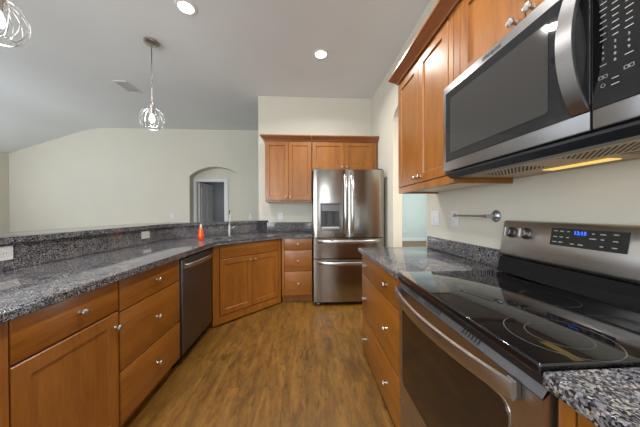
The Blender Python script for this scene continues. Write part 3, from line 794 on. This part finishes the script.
bm = bmesh.new(); lathe(bm, [(.034, -.001), (.034, -.006), (.026, -.012), (.012, -.016), (.010, -.06), (.0, -.066)], (0, 0, 0), 'x', 28); obj('wall_plate', bm, CHROME, pt, True)
bm = bmesh.new(); tube(bm, [(-.058, -.006, 0), (-.060, .03, 0), (-.060, .05, 0), (-.060, .30, 0)], [.009, .009, .0065, .0065], 12)
lathe(bm, [(.007, 0), (.011, .004), (.011, .014), (.007, .018)], (-.060, .298, 0), 'y', 16)
obj('arm', bm, CHROME, pt, True)

# ------------------------------------------------------------------ ceiling fixtures
def can(label, x, y, e=19):
    t = thing('recessed_light', label, 'ceiling light', (x, y, HC), 0)
    bm = bmesh.new(); lathe(bm, [(.062, -.002), (.066, -.009), (.088, -.006), (.092, -.0005)], n=36); o = obj('trim_ring', bm, WHITE, t, True)
    bm = bmesh.new(); lathe(bm, [(.063, -.0015), (.063, -.005)], n=36); obj('diffuser', bm, LAMP, t)
    l = bpy.data.lights.new('downlight', 'AREA'); l.shape = 'DISK'; l.size = .12; l.energy = e; l.color = (1, .975, .94); l.spread = math.radians(150)
    lo = bpy.data.objects.new('downlight', l); COL.objects.link(lo); lo.location = (x, y, HC-.012)
can('round recessed ceiling light near the top edge, over the left counter', -1.052, 2.195)
can('round recessed ceiling light in front of the fridge', .192, 2.753)
can('added unseen round ceiling light above the aisle, out of the picture overhead', .15, 1.0, 31)  # added out of frame as an extra light source, brightens the right wall
can('added unseen round ceiling light overhead behind the viewer', -.9, -.3)  # unseen, added as a further light source for the room
l = bpy.data.lights.new('side_room_fill', 'AREA'); l.size = .3; l.energy = 80; l.color = (1, .9, .78)  # added unseen fill, lights the wood door that the fridge reflects
lo = bpy.data.objects.new('side_room_fill', l); COL.objects.link(lo); lo.location = (2.2, 1.7, 2.73)
def pendant(label, x, y, zc):
    t = thing('pendant_light', label, 'pendant light', (x, y, HC), 0)
    bm = bmesh.new(); lathe(bm, [(.074, -.001), (.074, -.016), (.060, -.026), (.012, -.032)], n=32); obj('canopy', bm, NICKEL, t, True)
    zt = zc-HC
    bm = bmesh.new(); tube(bm, [(0, 0, -.03), (0, 0, -.50)], .0055, 10); obj('rod', bm, simple('dark_rod', (.22, .21, .20), .35, .8), t, True)
    bm = bmesh.new(); tube(bm, [(0, 0, -.50), (0, 0, zt+.17)], .0028, 8); obj('cord', bm, PLASTW, t, True)
    bm = bmesh.new(); lathe(bm, [(.010, zt+.18), (.026, zt+.165), (.030, zt+.125), (.018, zt+.105), (.016, zt+.055), (.013, zt+.05)], n=24); obj('socket', bm, NICKEL, t, True)
    bm = bmesh.new(); nw = 16
    for k in range(nw):
        a = 2*PI*k/nw; pts = []
        for j in range(15):
            u = j/14; ph = math.radians(14 + (150-14)*u)
            r = .112*math.sin(ph)**.85; z = .116*math.cos(ph)
            pts.append((r*math.cos(a), r*math.sin(a), zt+z))
        tube(bm, pts, .0026, 6)
    for r, z in ((.032, .112), (.060, -.101)):
        tube(bm, [(r*math.cos(2*PI*k/28), r*math.sin(2*PI*k/28), zt+z) for k in range(28)], .003, 6, True)
    obj('wire_cage', bm, WIRE, t, True)
    bm = bmesh.new(); lathe(bm, [(.004, zt-.040), (.018, zt-.032), (.026, zt-.010), (.021, zt+.018), (.012, zt+.045)], n=20); obj('bulb', bm, BULB, t, True)
    l = bpy.data.lights.new('pendant_glow', 'POINT'); l.energy = 5; l.color = (1, .95, .87); l.shadow_soft_size = .05
    lo = bpy.data.objects.new('pendant_glow', l); COL.objects.link(lo); lo.location = (x, y, zc-.09)
pendant('wire globe pendant hanging above the far part of the bar', -1.635, 2.66, 2.225)
pendant('wire globe pendant cut off by the top left corner of the picture', -1.640, 1.385, 2.255)
vt = thing('ceiling_vent', 'white slatted rectangular air vent in the ceiling, behind the far pendant', 'vent', (-2.56, 3.62, HC), 0)
bm = bmesh.new()
for a in ((-.09, .09, -.16, -.145), (-.09, .09, .145, .16), (-.09, -.075, -.145, .145), (.075, .09, -.145, .145)): box(bm, *a, -.010, -.0005, .001)
obj('frame', bm, WHITE, vt)
bm = bmesh.new()
for k in range(9):
    x = -.068+.017*k; prism(bm, [(x, -.0095), (x+.008, -.001), (x+.010, -.001), (x+.002, -.0095)], -.145, .145, 'y')
obj('slats', bm, WHITE, vt)
obj('duct', B(-.075, .075, -.145, .145, -.0009, -.0002), simple('vent_shadow', (.25, .25, .25), .8), vt)
